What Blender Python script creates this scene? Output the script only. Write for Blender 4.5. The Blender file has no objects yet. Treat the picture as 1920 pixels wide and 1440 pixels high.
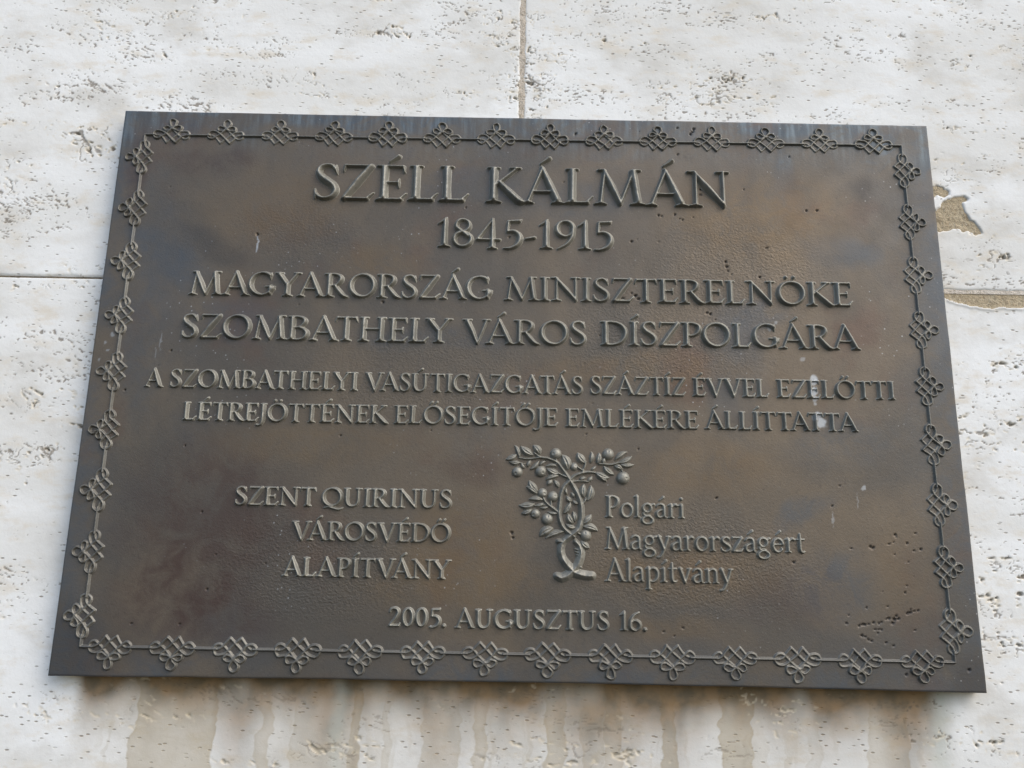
import bpy, math, random
import numpy as np
from mathutils import Matrix, Vector

random.seed(7)
RNG = np.random.RandomState(11)
scn = bpy.context.scene
COL = scn.collection

# ------------------------------------------------------------------ camera
T = 18.0                                   # plaque thickness, mm
MM = 0.001
cd = bpy.data.cameras.new('camera')
cam = bpy.data.objects.new('camera', cd)
COL.objects.link(cam)
R = ((0.99983, -0.018406, -0.000645), (-0.004579, -0.214502, -0.976713), (0.017839, 0.97655, -0.21455))
cam.matrix_world = Matrix.Translation((-0.01108, -0.79251 - T * MM, -0.17976)) @ Matrix(R).to_4x4()
cd.sensor_fit = 'HORIZONTAL'
cd.sensor_width = 36.0
cd.lens = 1465.0 / 1920.0 * 36.0
cd.clip_start = 0.01
cd.clip_end = 100.0
scn.camera = cam

# ------------------------------------------------------------------ light
SUN_TO = Vector((0.56, -0.48, 0.67)).normalized()
elev = math.asin(SUN_TO.z)
azim = math.atan2(SUN_TO.x, SUN_TO.y)
world = bpy.data.worlds.new('World')
scn.world = world
world.use_nodes = True
wn = world.node_tree
wn.nodes.clear()
sky = wn.nodes.new('ShaderNodeTexSky')
sky.sky_type = 'NISHITA'
sky.sun_disc = False
sky.sun_elevation = elev
sky.sun_rotation = azim
sky.dust_density = 2.0
sky.ozone_density = 1.0
bgn = wn.nodes.new('ShaderNodeBackground')
bgn.inputs['Strength'].default_value = 0.15
won = wn.nodes.new('ShaderNodeOutputWorld')
wn.links.new(sky.outputs[0], bgn.inputs['Color'])
wn.links.new(bgn.outputs[0], won.inputs['Surface'])

sd = bpy.data.lights.new('sun', 'SUN')
sd.energy = 0.98
sd.angle = math.radians(55)
sd.color = (1.0, 0.965, 0.905)
sun = bpy.data.objects.new('sun', sd)
COL.objects.link(sun)
sun.rotation_euler = (-SUN_TO).to_track_quat('-Z', 'Y').to_euler()

scn.view_settings.view_transform = 'Standard'
scn.view_settings.look = 'None'
scn.view_settings.exposure = 0.88
scn.view_settings.gamma = 1.0
scn.view_settings.use_curve_mapping = False

# ------------------------------------------------------------------ noise
TAB = RNG.rand(256, 256)

def vnoise(x, y, s=0):
    xi = np.floor(x).astype(int); yi = np.floor(y).astype(int)
    fx = x - xi; fy = y - yi
    fx = fx * fx * (3 - 2 * fx); fy = fy * fy * (3 - 2 * fy)
    ox = (s * 37) % 256; oy = (s * 91) % 256
    a = TAB[(xi + ox) % 256, (yi + oy) % 256]; b = TAB[(xi + 1 + ox) % 256, (yi + oy) % 256]
    c = TAB[(xi + ox) % 256, (yi + 1 + oy) % 256]; d = TAB[(xi + 1 + ox) % 256, (yi + 1 + oy) % 256]
    return (a * (1 - fx) + b * fx) * (1 - fy) + (c * (1 - fx) + d * fx) * fy

def fbm(x, y, s=0, o=4):
    r = 0; amp = 0.5; tot = 0
    for k in range(o):
        r = r + amp * vnoise(x * 2 ** k + k * 13.7, y * 2 ** k + k * 7.3, s + k); tot += amp; amp *= 0.5
    return r / tot

def sstep(a, b, x):
    t = np.clip((x - a) / (b - a), 0, 1)
    return t * t * (3 - 2 * t)

# ------------------------------------------------------------------ mesh helpers
def link(name, me, mat, parent=None, loc=(0, 0, 0)):
    o = bpy.data.objects.new(name, me)
    COL.objects.link(o)
    if mat and not me.materials:
        me.materials.append(mat)
    o.location = loc
    if parent:
        o.parent = parent
    return o

def empty(name, loc, label, cat, group=None):
    o = bpy.data.objects.new(name, None)
    o.empty_display_size = 0.05
    COL.objects.link(o)
    o.location = loc
    o['label'] = label; o['category'] = cat
    if group:
        o['group'] = group
    return o

def raw_mesh(name, V, F, attrs=None, smooth=True):
    """V (n,3) in metres, F (m,4)"""
    me = bpy.data.meshes.new(name)
    n, m = len(V), len(F)
    me.vertices.add(n)
    me.vertices.foreach_set('co', np.ascontiguousarray(V, dtype=np.float32).ravel())
    me.loops.add(m * 4)
    me.loops.foreach_set('vertex_index', np.ascontiguousarray(F, dtype=np.int32).ravel())
    me.polygons.add(m)
    me.polygons.foreach_set('loop_start', np.arange(0, m * 4, 4, dtype=np.int32))
    me.polygons.foreach_set('use_smooth', np.full(m, smooth, dtype=bool))
    me.update(calc_edges=True)
    for k, a in (attrs or {}).items():
        at = me.attributes.new(k, 'FLOAT', 'POINT')
        at.data.foreach_set('value', np.ascontiguousarray(a, dtype=np.float32).ravel())
    return me

def grid_faces(nx, nz, keep=None):
    idx = np.arange(nx * nz).reshape(nz, nx)
    a = idx[:-1, :-1]; b = idx[:-1, 1:]; c = idx[1:, 1:]; d = idx[1:, :-1]
    F = np.stack([a, b, c, d], -1)
    return F[keep] if keep is not None else F.reshape(-1, 4)

def compact(V, F, attrs):
    used = np.zeros(len(V), bool); used[F.ravel()] = True
    mp = np.cumsum(used) - 1
    return V[used], mp[F], {k: a[used] for k, a in attrs.items()}

# grid lies in X/Z facing -Y : rows go up in z, columns right in x -> normal (x cross z) = -Y
def sheet(name, X, Z, Y, mat, parent, loc, keep=None, attrs=None, skirt=None):
    """X, Z, Y : (nz,nx) arrays in mm (Y = world depth, negative is outwards)"""
    nz, nx = X.shape
    V = np.stack([X, Y, Z], -1).reshape(-1, 3)
    F = grid_faces(nx, nz, keep)
    A = {k: a.ravel() for k, a in (attrs or {}).items()}
    if skirt is not None:                      # edge walls with their own vertices
        idx = np.arange(nx * nz).reshape(nz, nx)
        ring = np.concatenate([idx[0, :], idx[1:, -1], idx[-1, -2::-1], idx[-2::-1, 0]])
        top = V[ring]
        bot = top.copy(); bot[:, 1] = skirt
        n0 = len(V); m = len(ring)
        V = np.concatenate([V, top, bot])
        i = np.arange(m - 1)
        S = np.stack([n0 + i + 1, n0 + i, n0 + m + i, n0 + m + i + 1], -1)
        F = np.concatenate([F, S])
        A = {k: np.concatenate([a, a[ring], a[ring]]) for k, a in A.items()}
    V, F, A = compact(V, F, A)
    me = raw_mesh(name, (V - np.array(loc)) * MM, F, A)
    pl = parent.location if parent else Vector((0, 0, 0))
    return link(name, me, mat, parent, Vector(loc) * MM - pl)

# ------------------------------------------------------------------ materials
def nodes(name):
    m = bpy.data.materials.new(name)
    m.use_nodes = True
    nt = m.node_tree
    b = nt.nodes['Principled BSDF']
    return m, nt, b

class NB:
    def __init__(s, nt):
        s.nt = nt
    def n(s, t, **k):
        o = s.nt.nodes.new(t)
        for a, v in k.items():
            setattr(o, a, v)
        return o
    def l(s, a, b):
        s.nt.links.new(a, b)
    def put(s, sock, v):
        if hasattr(v, 'is_linked'):
            s.l(v, sock)
        elif isinstance(v, (tuple, list)) and len(v) == 3 and sock.type == 'RGBA':
            sock.default_value = (*v, 1)
        else:
            sock.default_value = v
    def math(s, op, a, b=0.0, clamp=False):
        o = s.n('ShaderNodeMath', operation=op, use_clamp=clamp)
        s.put(o.inputs[0], a); s.put(o.inputs[1], b)
        return o.outputs[0]
    def mix(s, f, a, b):
        o = s.n('ShaderNodeMix', data_type='RGBA')
        s.put(o.inputs[0], f); s.put(o.inputs[6], a); s.put(o.inputs[7], b)
        return o.outputs[2]
    def noise(s, co, scale, detail=4, rough=0.55, dist=0.0):
        o = s.n('ShaderNodeTexNoise')
        s.l(co, o.inputs['Vector'])
        o.inputs['Scale'].default_value = scale; o.inputs['Detail'].default_value = detail
        o.inputs['Roughness'].default_value = rough; o.inputs['Distortion'].default_value = dist
        return o.outputs['Fac']
    def ramp(s, f, lo, hi):
        o = s.n('ShaderNodeMapRange', interpolation_type='SMOOTHSTEP')
        s.put(o.inputs[0], f); o.inputs[1].default_value = lo; o.inputs[2].default_value = hi
        return o.outputs[0]
    def attr(s, name):
        return s.n('ShaderNodeAttribute', attribute_name=name).outputs['Fac']
    def pos(s, scale=(1, 1, 1)):
        g = s.n('ShaderNodeNewGeometry')
        m = s.n('ShaderNodeMapping')
        s.l(g.outputs['Position'], m.inputs['Vector'])
        m.inputs['Scale'].default_value = scale
        return m.outputs[0]

def bronze_material(name, relief, tone=((0.200, 0.194, 0.165), (0.255, 0.248, 0.212))):
    m, nt, b = nodes(name)
    B = NB(nt)
    p = B.pos()
    if relief:
        base = B.mix(B.ramp(B.noise(p, 14, 4), .35, .65), *tone)
    else:
        base = B.mix(B.ramp(B.noise(p, 5.5, 5, .6, .6), .36, .64), (0.089, 0.079, 0.066), (0.128, 0.103, 0.075))
        base = B.mix(B.math('MULTIPLY', B.ramp(B.noise(p, 9.0, 4, .6), .54, .72), .5), base, (0.105, 0.062, 0.044))
        base = B.mix(B.math('MULTIPLY', B.ramp(B.noise(B.pos((1, 1, .7)), 7.0, 5, .6), .55, .75), .6), base, (0.072, 0.079, 0.086))
    fine = B.noise(p, 600, 3, .7)
    base = B.mix(B.ramp(fine, .60, .78), base, B.mix(.5, base, (0.20, 0.195, 0.185)))
    base = B.mix(B.ramp(B.noise(p, 260, 3, .7), .30, .44), B.mix(.22, base, (0.035, 0.032, 0.03)), base)
    streak = B.ramp(B.noise(B.pos((1, 1, .10)), 160, 3, .6), .40, .70)
    brk = B.math('ADD', B.math('MULTIPLY', B.ramp(B.noise(p, 38, 7, .72, .8), .34, .62), .75), .25)
    v = B.math('MULTIPLY', B.attr('verdigris'), brk)
    top = B.n('ShaderNodeSeparateXYZ'); B.l(p, top.inputs[0])
    stk = B.math('MULTIPLY', streak, B.ramp(top.outputs['Z'], .225, .265))
    base = B.mix(B.math('MULTIPLY', v, .85), base, B.mix(B.ramp(top.outputs['Z'], .215, .27), (0.066, 0.080, 0.094), B.mix(stk, (0.060, 0.080, 0.098), (0.130, 0.172, 0.198))))
    base = B.mix(B.math('MULTIPLY', B.math('MULTIPLY', B.attr('umber'), brk), .8), base, (0.060, 0.036, 0.030))
    base = B.mix(B.math('MULTIPLY', B.math('MULTIPLY', B.attr('ochre'), brk), .8), base, (0.145, 0.100, 0.054))
    if not relief:
        base = B.mix(B.math('MULTIPLY', B.attr('dark_patch'), .6), base, (0.045, 0.042, 0.040))
    base = B.mix(B.math('MULTIPLY', B.attr('chalk'), .75), base, (0.42, 0.45, 0.47))
    # tiny pale lime specks
    vo = B.n('ShaderNodeTexVoronoi'); B.l(p, vo.inputs['Vector']); vo.inputs['Scale'].default_value = 130
    sp = B.math('MULTIPLY', B.ramp(vo.outputs['Distance'], .13, .06), B.ramp(B.noise(p, 8, 3), .50, .68))
    base = B.mix(B.math('MULTIPLY', sp, .6), base, (0.40, 0.41, 0.41))
    base = B.mix(B.math('MULTIPLY', B.attr('pit'), .8), base, (0.022, 0.019, 0.017))
    B.put(b.inputs['Base Color'], base)
    b.inputs['Metallic'].default_value = 0.45
    b.inputs['Specular IOR Level'].default_value = 0.35
    B.put(b.inputs['Roughness'], B.math('ADD', B.math('MULTIPLY', B.noise(p, 40, 4), .25), .40 if relief else .42))
    # cast skin: orange-peel grain, stronger in broad patches
    leather = B.noise(B.pos((1, 1, 1.25)), 330, 2, .5, .4)
    grain = B.noise(p, 900, 2, .6)
    amt = B.attr('grain') if not relief else None
    bmp = B.n('ShaderNodeBump'); bmp.inputs['Distance'].default_value = 0.0012
    h = B.math('ADD', B.math('MULTIPLY', leather, amt if amt is not None else .25), B.math('MULTIPLY', grain, .16))
    B.l(h, bmp.inputs['Height']); bmp.inputs['Strength'].default_value = .55
    B.l(bmp.outputs[0], b.inputs['Normal'])
    return m

def stone_material():
    m, nt, b = nodes('limewashed travertine')
    B = NB(nt)
    p = B.pos()
    band = B.noise(B.pos((1, 1, 3.5)), 3.2, 6, .6, .5)
    c = B.mix(B.ramp(band, .38, .66), (0.635, 0.635, 0.605), (0.725, 0.735, 0.720))
    c = B.mix(B.math('MULTIPLY', B.ramp(B.noise(B.pos((1, 1, 1.6)), 9, 5, .62), .47, .70), .75), c, (0.50, 0.485, 0.44))
    c = B.mix(B.math('MULTIPLY', B.ramp(B.noise(B.pos((1, 1, 2.2)), 24, 5, .65), .49, .70), .6), c, (0.585, 0.525, 0.42))
    c = B.mix(B.ramp(B.noise(p, 420, 3, .7), .58, .8), c, (0.50, 0.49, 0.47))
    vo = B.n('ShaderNodeTexVoronoi'); B.l(B.pos((.55, 1, 1.35)), vo.inputs['Vector']); vo.inputs['Scale'].default_value = 150
    sp = B.math('MULTIPLY', B.ramp(vo.outputs['Distance'], .22, .10), B.ramp(B.noise(p, 16, 4, .6), .42, .58))
    c = B.mix(B.math('MULTIPLY', sp, .75), c, (0.20, 0.17, 0.13))
    c = B.mix(B.math('MULTIPLY', B.attr('stain'), .95), c, B.mix(B.noise(p, 30, 4), (0.42, 0.36, 0.255), (0.30, 0.245, 0.150)))
    c = B.mix(B.math('MULTIPLY', B.attr('rust'), .92), c, B.mix(B.ramp(B.noise(p, 45, 4), .35, .65), (0.095, 0.066, 0.030), (0.20, 0.118, 0.046)))
    c = B.mix(B.math('MULTIPLY', B.attr('green'), .6), c, (0.42, 0.47, 0.42))
    c = B.mix(B.math('MULTIPLY', B.attr('pit'), .88), c, B.mix(B.noise(p, 60, 2), (0.07, 0.058, 0.044), (0.20, 0.16, 0.11)))
    c = B.mix(B.math('MULTIPLY', B.attr('halo'), .55), c, (0.56, 0.49, 0.36))
    B.put(b.inputs['Base Color'], c)
    b.inputs['Roughness'].default_value = 0.85
    b.inputs['Specular IOR Level'].default_value = 0.25
    bmp = B.n('ShaderNodeBump'); bmp.inputs['Distance'].default_value = 0.0015
    h = B.math('SUBTRACT', B.math('MULTIPLY', B.noise(p, 300, 4, .65), .28), B.math('MULTIPLY', sp, .6))
    B.l(h, bmp.inputs['Height']); bmp.inputs['Strength'].default_value = .5
    B.l(bmp.outputs[0], b.inputs['Normal'])
    return m

def mortar_material(name, ca, cb, scale=320):
    m, nt, b = nodes(name)
    B = NB(nt)
    p = B.pos()
    c = B.mix(B.ramp(B.noise(p, 60, 5, .7), .35, .65), ca, cb)
    c = B.mix(B.math('MULTIPLY', B.ramp(B.noise(p, scale, 3, .8), .50, .62), .6), c, (0.20, 0.16, 0.10))
    c = B.mix(B.math('MULTIPLY', B.ramp(B.noise(p, scale * 1.3, 2, .8), .58, .70), .5), c, (0.55, 0.50, 0.40))
    B.put(b.inputs['Base Color'], c)
    b.inputs['Roughness'].default_value = 0.95
    bmp = B.n('ShaderNodeBump'); bmp.inputs['Distance'].default_value = 0.003
    B.l(B.noise(p, scale, 4, .7), bmp.inputs['Height']); bmp.inputs['Strength'].default_value = .8
    B.l(bmp.outputs[0], b.inputs['Normal'])
    return m

M_PLATE = bronze_material('patinated bronze plate', False)
M_RELIEF = bronze_material('worn bronze relief', True)
M_KNOT = bronze_material('dull bronze border', True, ((0.125, 0.119, 0.103), (0.165, 0.158, 0.136)))
M_STONE = stone_material()
M_SAND = mortar_material('sandy mortar', (0.37, 0.30, 0.195), (0.43, 0.36, 0.245))
M_PALE = mortar_material('pale lime filler', (0.60, 0.535, 0.45), (0.66, 0.60, 0.52), 500)
M_JOINT = mortar_material('beige pointing', (0.47, 0.41, 0.33), (0.56, 0.50, 0.42), 420)
M_CRACK = mortar_material('dirty pointing', (0.20, 0.165, 0.12), (0.28, 0.23, 0.17), 420)

# ------------------------------------------------------------------ wall
def grow(a, b, step, far0, far1):
    mid = np.arange(a, b + step * .5, step)
    lo = []; x = a; s = step
    while x > far0:
        s *= 1.35; x -= s; lo.append(x)
    hi = []; x = mid[-1]; s = step
    while x < far1:
        s *= 1.35; x += s; hi.append(x)
    return np.concatenate([lo[::-1], mid, hi])

def pit_fields(x, z):
    wx = x + 8 * (fbm(x / 30, z / 30, 3, 2) - .5); wz = z + 8 * (fbm(x / 30, z / 30, 5, 2) - .5)
    ang = np.radians(-24 + 22 * sstep(-450, 250, x))
    u = wx * np.cos(ang) - wz * np.sin(ang) * -1
    v = -wx * np.sin(ang) + wz * np.cos(ang)
    cl = fbm(x / 85 + 4, z / 26, 9, 4)
    big = vnoise(u / 8, v / 3.8, 21) * .62 + .38 * vnoise(u / 2.6, v / 2.0, 23) + .9 * cl
    med = vnoise(u / 3.8, v / 1.5, 31) * .75 + .25 * vnoise(u / 1.5, v / 1.1, 33) + .85 * fbm(x / 75, z / 20, 15, 4)
    worm = .5 - np.abs(fbm(u / 16, v / 9, 41, 3) - .5) + .16 * cl
    return big, med, worm, cl
_x = RNG.uniform(-600, 600, 300000); _z = RNG.uniform(-380, 470, 300000)
_b, _m, _w, _c = pit_fields(_x, _z)
TB, TM, TW = np.percentile(_b, 99.3), np.percentile(_m, 96.9), np.percentile(_w, 97.6)

DRIPS = [(-371, -289, .75), (-250, -238, .6), (-217, -158, .45), (-160, -150, .8), (-130, -122, .5), (-92, -56, .55),
         (-43, -30, .65), (27, 47, .7), (62, 84, .5), (84, 101, .6), (140, 155, .75), (197, 230, .8), (282, 294, .35),
         (341, 382, .6), (-345, -310, .3), (110, 132, .22), (-140, -118, .3)]

def wall_field(x, z):
    big, med, worm, cl = pit_fields(x, z)
    pb = sstep(TB, TB + .08, big); pm_ = sstep(TM, TM + .08, med)
    pw = sstep(TW, TW + .008, worm) * sstep(.50, .62, cl) * sstep(.45, .6, fbm(x / 18, z / 18, 61, 2))
    low = 1 - .5 * sstep(-290, -320, z) * (x < 380)
    pb, pm_, pw = pb * low, pm_ * low, pw * low
    pit = np.maximum(np.maximum(pb, pm_ * .85), pw * .8)
    halo = sstep(TB - .16, TB, big) * sstep(.52, .66, cl) * (1 - pit)
    y = 2.0 * pb + .5 * pm_ + .7 * pw
    y += .9 * sstep(TB - .10, TB, big) * .4
    y += .4 * (fbm(x / 40, z / 30, 71, 3) - .5) + .12 * (fbm(x / 5, z / 4, 75, 2) - .5)
    # run-off stains under the plaque
    d = -300 - z
    below = sstep(-4, 2, d)
    wob = 6 * (fbm(x / 60 + 3, z / 20, 81, 3) - .5) * 2 + 2.6 * (fbm(x / 9, z / 7, 85, 2) - .5) * 2
    xs = x + wob
    st = np.zeros_like(x)
    for a, b, s in DRIPS:
        e = 1.0
        k = sstep(a - e, a + e, xs) * (1 - sstep(b - e, b + e, xs))
        edge = np.exp(-((xs - a) / 3.0) ** 2) + np.exp(-((xs - b) / 3.0) ** 2)
        st = np.maximum(st, k * s * (.8 + .4 * (fbm(x / 25, z / 30, 83, 3))) + .12 * edge * k)
    # many thin run-off threads
    th = fbm(xs / 7.5, z / 170, 87, 2); ln = 30 + 130 * fbm(x / 11, x * 0 + 5, 89, 2)
    st = np.maximum(st, sstep(.62, .68, th) * .42 * (1 - sstep(.6, 1.0, d / ln)) * sstep(-420, -395, x) * (1 - sstep(385, 425, x)))
    fade = np.exp(-np.maximum(d, 0) / 420)
    st = np.clip(st * below * fade, 0, 1)
    span = sstep(-436, -415, x) * (1 - sstep(395, 432, x))
    reach = 18 + 62 * fbm(x / 38, x * 0 + 2, 91, 3) ** 1.3
    rust = np.exp(-(np.maximum(d, 0) / reach) ** 1.4) * span * below * (.35 + 1.1 * fbm(x / 34, z / 60, 93, 3))
    rust = np.clip(rust * 1.3, 0, .95)
    st = np.maximum(st, span * below * .75 * np.exp(-np.maximum(d, 0) / 45))
    # a few thin rusty trickles
    for a, w, L, s in [(-154, 4, 150, .5), (-276, 7, 40, .4), (222, 4, 60, .45), (-345, 9, 22, .5), (-300, 14, 26, .6)]:
        rust = np.maximum(rust, s * np.exp(-((xs - a) / w) ** 2) * np.exp(-np.maximum(d, 0) / L) * below)
    green = below * np.exp(-((xs - 412) / 10) ** 2) * .6 + below * .5 * np.exp(-((xs + 172) / 7) ** 2)
    return y, dict(pit=pit, halo=halo, stain=st, rust=rust, green=green)

def in_poly(x, z, poly):
    ins = np.zeros(x.shape, bool)
    n = len(poly)
    for i in range(n):
        x0, z0 = poly[i]; x1, z1 = poly[(i + 1) % n]
        c = ((z0 > z) != (z1 > z)) & (x < (x1 - x0) * (z - z0) / (z1 - z0 + 1e-9) + x0)
        ins ^= c
    return ins
CHIP = [(450, 203), (461.5, 206), (470, 216), (478, 222), (488, 224), (499, 222), (491, 213), (490, 206), (495, 200), (502, 191), (512, 181),
        (504, 179), (494.5, 182), (487, 186), (480, 187), (470, 183), (450, 181)]
CHIP2 = [(455, 233), (471, 234), (480.4, 231.5), (473.6, 223.5), (455, 224.6)]
ZB = np.array([(-3000, 107.4), (430, 107.4), (452, 106), (463, 102.6), (470, 99.6), (486, 95), (504, 91.2), (518, 93.8), (534, 94.8), (560, 92.5), (640, 96), (900, 107.4), (3000, 107.4)])

wall = empty('travertine_wall', (0, 0, -1.8),
             'off-white pitted travertine wall with brown drip stains below the bronze plaque', 'wall')

def slab(x, z, region):
    X, Z = np.meshgrid(x, z)
    y, A = wall_field(X, Z)
    # softened, slightly ragged arrises
    jit = 1.1 * (vnoise(X / 7, Z / 7, 101) - .4) + 1.6 * (fbm(X / 16, Z / 16, 103, 3) - .5)
    e = np.minimum(np.minimum(X - x[0], x[-1] - X), np.minimum(Z - z[0], z[-1] - Z)) + jit
    y = y + 1.6 * np.exp(-np.maximum(e, 0) / .9)
    if region == 'upper_right':
        wx = X + 6 * (fbm(X / 8, Z / 8, 111, 3) - .5) + 4.5 * (fbm(X / 2.6, Z / 2.6, 117, 2) - .5); wz = Z + 6 * (fbm(X / 8, Z / 8, 113, 3) - .5) + 4.5 * (fbm(X / 2.6, Z / 2.6, 119, 2) - .5)
        hole = in_poly(wx, wz, CHIP) | in_poly(wx, wz, CHIP2)
        m = hole.astype(float)
        for k in range(2):
            m[1:-1] = (m[:-2] + 2 * m[1:-1] + m[2:]) / 4
            m[:, 1:-1] = (m[:, :-2] + 2 * m[:, 1:-1] + m[:, 2:]) / 4
        y = y + 4.5 * m
        A['halo'] = np.maximum(A['halo'], np.minimum(1, m * 1.6))
    if region == 'lower':
        zb = np.interp(X, ZB[:, 0], ZB[:, 1]) + np.where(X > 430, 4.5 * (fbm(X / 9, X * 0, 115, 4) - .5), 0)
        y = np.where(Z > zb, 9.0, y - .9 * np.exp(-((Z - zb + 1.5) / 1.6) ** 2) * (X > 462))
    keep = None
    cx = (X[:-1, :-1] + X[1:, 1:]) / 2; cz = (Z[:-1, :-1] + Z[1:, 1:]) / 2
    keep = ~((np.abs(cx) < 425) & (np.abs(cz) < 272))
    x0 = (X[0, 0] + X[0, -1]) / 2
    return sheet('stone_slab', X, Z, y, M_STONE, wall, (x0, 0, float(z[0])), keep, A, skirt=16)

ST = 1.0
xg = grow(-640, 640, ST, -2400, 2400)
zg = grow(-420, 510, ST, -1800, 1900)
VJ = -5.4
xl = np.append(xg[xg < VJ - 2.6], VJ - 2.2); xr = np.insert(xg[xg > VJ + 2.6], 0, VJ + 2.2)
HJ = 109.2
slab(xl, np.insert(zg[zg > HJ + 1.2], 0, HJ + .7), 'upper_left')
slab(xr, np.insert(zg[zg > 113.4], 0, 113.0), 'upper_right')
slab(xg, np.append(zg[zg < HJ - 1.2], HJ - .8), 'lower')

def filler(name, x0, x1, z0, z1, depth, step, amp, mat):
    X, Z = np.meshgrid(np.linspace(x0, x1, max(2, int((x1 - x0) / step))), np.linspace(z0, z1, max(3, int((z1 - z0) / step))))
    Y = depth + amp * (fbm(X / 6, Z / 6, 121, 3) - .5) * 2
    return sheet(name, X, Z, Y, mat, wall, ((x0 + x1) / 2, 0, z0))
filler('mortar_joint', VJ - 4, VJ + 4, HJ - 2, 900, .5, 1.2, .8, M_JOINT)
filler('mortar_joint', -1200, VJ - 4.5, HJ - 3, HJ + 3, 3.2, 1.2, .8, M_CRACK)
filler('mortar_joint', 420, 900, 84, 111.2, 1.5, 1.2, .8, M_SAND)
filler('mortar_edging', 420, 900, 108.8, 116, .9, 1.2, .4, M_PALE)
filler('mortar_patch', 448, 514, 174, 242, 1.5, 1.0, .8, M_SAND)

# ------------------------------------------------------------------ bronze plaque : plate
plaque = empty('bronze_plaque', (0, 0, -0.3004),
               'dark bronze memorial plaque with raised lettering and knot border on the pale wall', 'plaque')
HW, HH = 450.0, 300.4

def blob(X, Z, lst, s):
    r = np.zeros_like(X)
    wx = X + 26 * (fbm(X / 45, Z / 45, s, 4) - .5); wz = Z + 26 * (fbm(X / 45, Z / 45, s + 5, 4) - .5)
    for cx, cz, rx, rz, a, ang in lst:
        ca, sa = math.cos(math.radians(ang)), math.sin(math.radians(ang))
        u = ((wx - cx) * ca + (wz - cz) * sa) / rx; v = (-(wx - cx) * sa + (wz - cz) * ca) / rz
        r = np.maximum(r, min(1, a * 1.25) * (1 - sstep(.35, 1.25, np.sqrt(u * u + v * v))))
    return r

def patina(X, Z):
    big = fbm(X / 60, Z / 60, 131, 4)
    ver = blob(X, Z, [(-170, 296, 165, 20, .95, 0), (60, 299, 120, 14, .6, 0), (310, 294, 140, 22, .85, 0), (-390, 130, 70, 22, .55, -28),
                      (-400, 40, 34, 110, .35, 0), (395, 272, 26, 34, .8, -40), (308, -205, 55, 34, .6, 15), (345, 150, 55, 20, .55, -8),
                      (-432, -284, 50, 44, .75, 25), (330, -60, 70, 30, .35, 10), (100, 255, 60, 12, .35, 0), (-310, 60, 60, 26, .4, -10),
                      (290, 245, 14, 40, .6, 0), (-60, 215, 90, 26, .35, 0), (50, 200, 100, 30, .35, 0), (285, -135, 36, 14, .5, 30), (440, -286, 20, 40, .7, 10),
                      (250, 72, 44, 18, .45, 0), (-100, 40, 130, 12, .3, 0), (150, -292, 280, 9, .3, 0)], 133)
    e = np.minimum(np.minimum(X + 450, 450 - X), np.minimum(Z + 300, 300 - Z))
    ver = np.maximum(ver, .95 * np.exp(-np.maximum(e, 0) / 34) * sstep(.26, .55, fbm(X / 80 + 9, Z / 80, 149, 4)))
    umb = blob(X, Z, [(-338, -196, 17, 52, .95, -12), (-316, -232, 24, 42, .8, -10), (-290, -222, 15, 34, .9, -14), (-362, -225, 18, 40, .7, -12), (-345, 240, 50, 20, .45, 0),
                      (-425, 225, 16, 60, .45, 0), (-260, 165, 60, 30, .3, 0), (-310, -150, 100, 90, .6, 0), (-325, -225, 80, 60, .55, 0), (-300, -250, 80, 30, .5, 0), (-45, -95, 40, 18, .35, 0),
                      (270, -215, 60, 36, .3, 0), (290, 205, 22, 40, .35, 0)], 137)
    och = blob(X, Z, [(250, 182, 110, 62, .6, 0), (-60, -170, 60, 60, .6, 0), (-60, -205, 110, 30, .55, 0), (-270, 185, 90, 50, .4, 0), (120, 10, 150, 22, .45, 0),
                      (160, -195, 110, 30, .5, 0), (-200, -70, 120, 25, .4, 0), (190, -90, 90, 30, .45, 0), (-160, 130, 60, 26, .45, 0), (380, -190, 40, 60, .35, 0), (150, -245, 70, 16, .4, 0)], 139)
    ch = np.zeros_like(X)
    for cx, cz, rx, rz, a in [(304, 4, 3.6, 6, .85), (303, -8, 5, 4, .9), (303.5, -15, 3, 3, .7), (304, -20, 2, 2, .6), (309, -41, 5, 5.5, .9), (305, -34, 3.5, 5, .75), (302, -36, 3, 3, .5),
                              (-288, 146, .9, 9, .8), (-289, 139, .7, 5, .8), (347, -106, 1.8, 2.6, .6), (340, -120, .5, 8, .35), (313, -138, .6, 9, .4), (-380, 33, .8, 10, .35),
                              (-384, 22, .6, 8, .3), (260, 60, 3, 3, .4), (268, 66, 2, 2, .4), (294, 27, 3, 2.4, .4), (-432, 40, 2, 2, .5), (-437, 30, 1.5, 2, .5), (-434, 22, 2, 1.2, .5), (-441, 12, 1.4, 2, .4)]:
        wx = X + 3 * (vnoise(X / 3, Z / 3, 141) - .5); wz = Z + 3 * (vnoise(X / 3, Z / 3, 143) - .5)
        ch = np.maximum(ch, a * (1 - sstep(.7, 1.2, np.sqrt(((wx - cx) / rx) ** 2 + ((wz - cz) / rz) ** 2))))
    gr = .22 + .9 * blob(X, Z, [(-200, -190, 120, 60, .9, 0), (170, -185, 130, 60, .8, 0), (230, 120, 100, 70, .9, 0), (-240, 160, 70, 40, .6, 0), (-110, 0, 160, 60, .5, 0), (150, 40, 120, 60, .7, 0)], 145)
    dark_patch = blob(X, Z, [(372, 226, 17, 16, .8, 0), (372, 226, 20, 18, .6, 0), (-430, -275, 70, 46, .5, 0), (-330, 140, 60, 16, .5, -28), (440, -290, 26, 30, .6, 0), (-260, -20, 50, 20, .3, 0)], 147)  # darker patches: round spot upper right, both lower corners, a few more
    return dict(verdigris=ver, umber=umb, ochre=och, chalk=ch, grain=gr, dark_patch=dark_patch)

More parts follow.
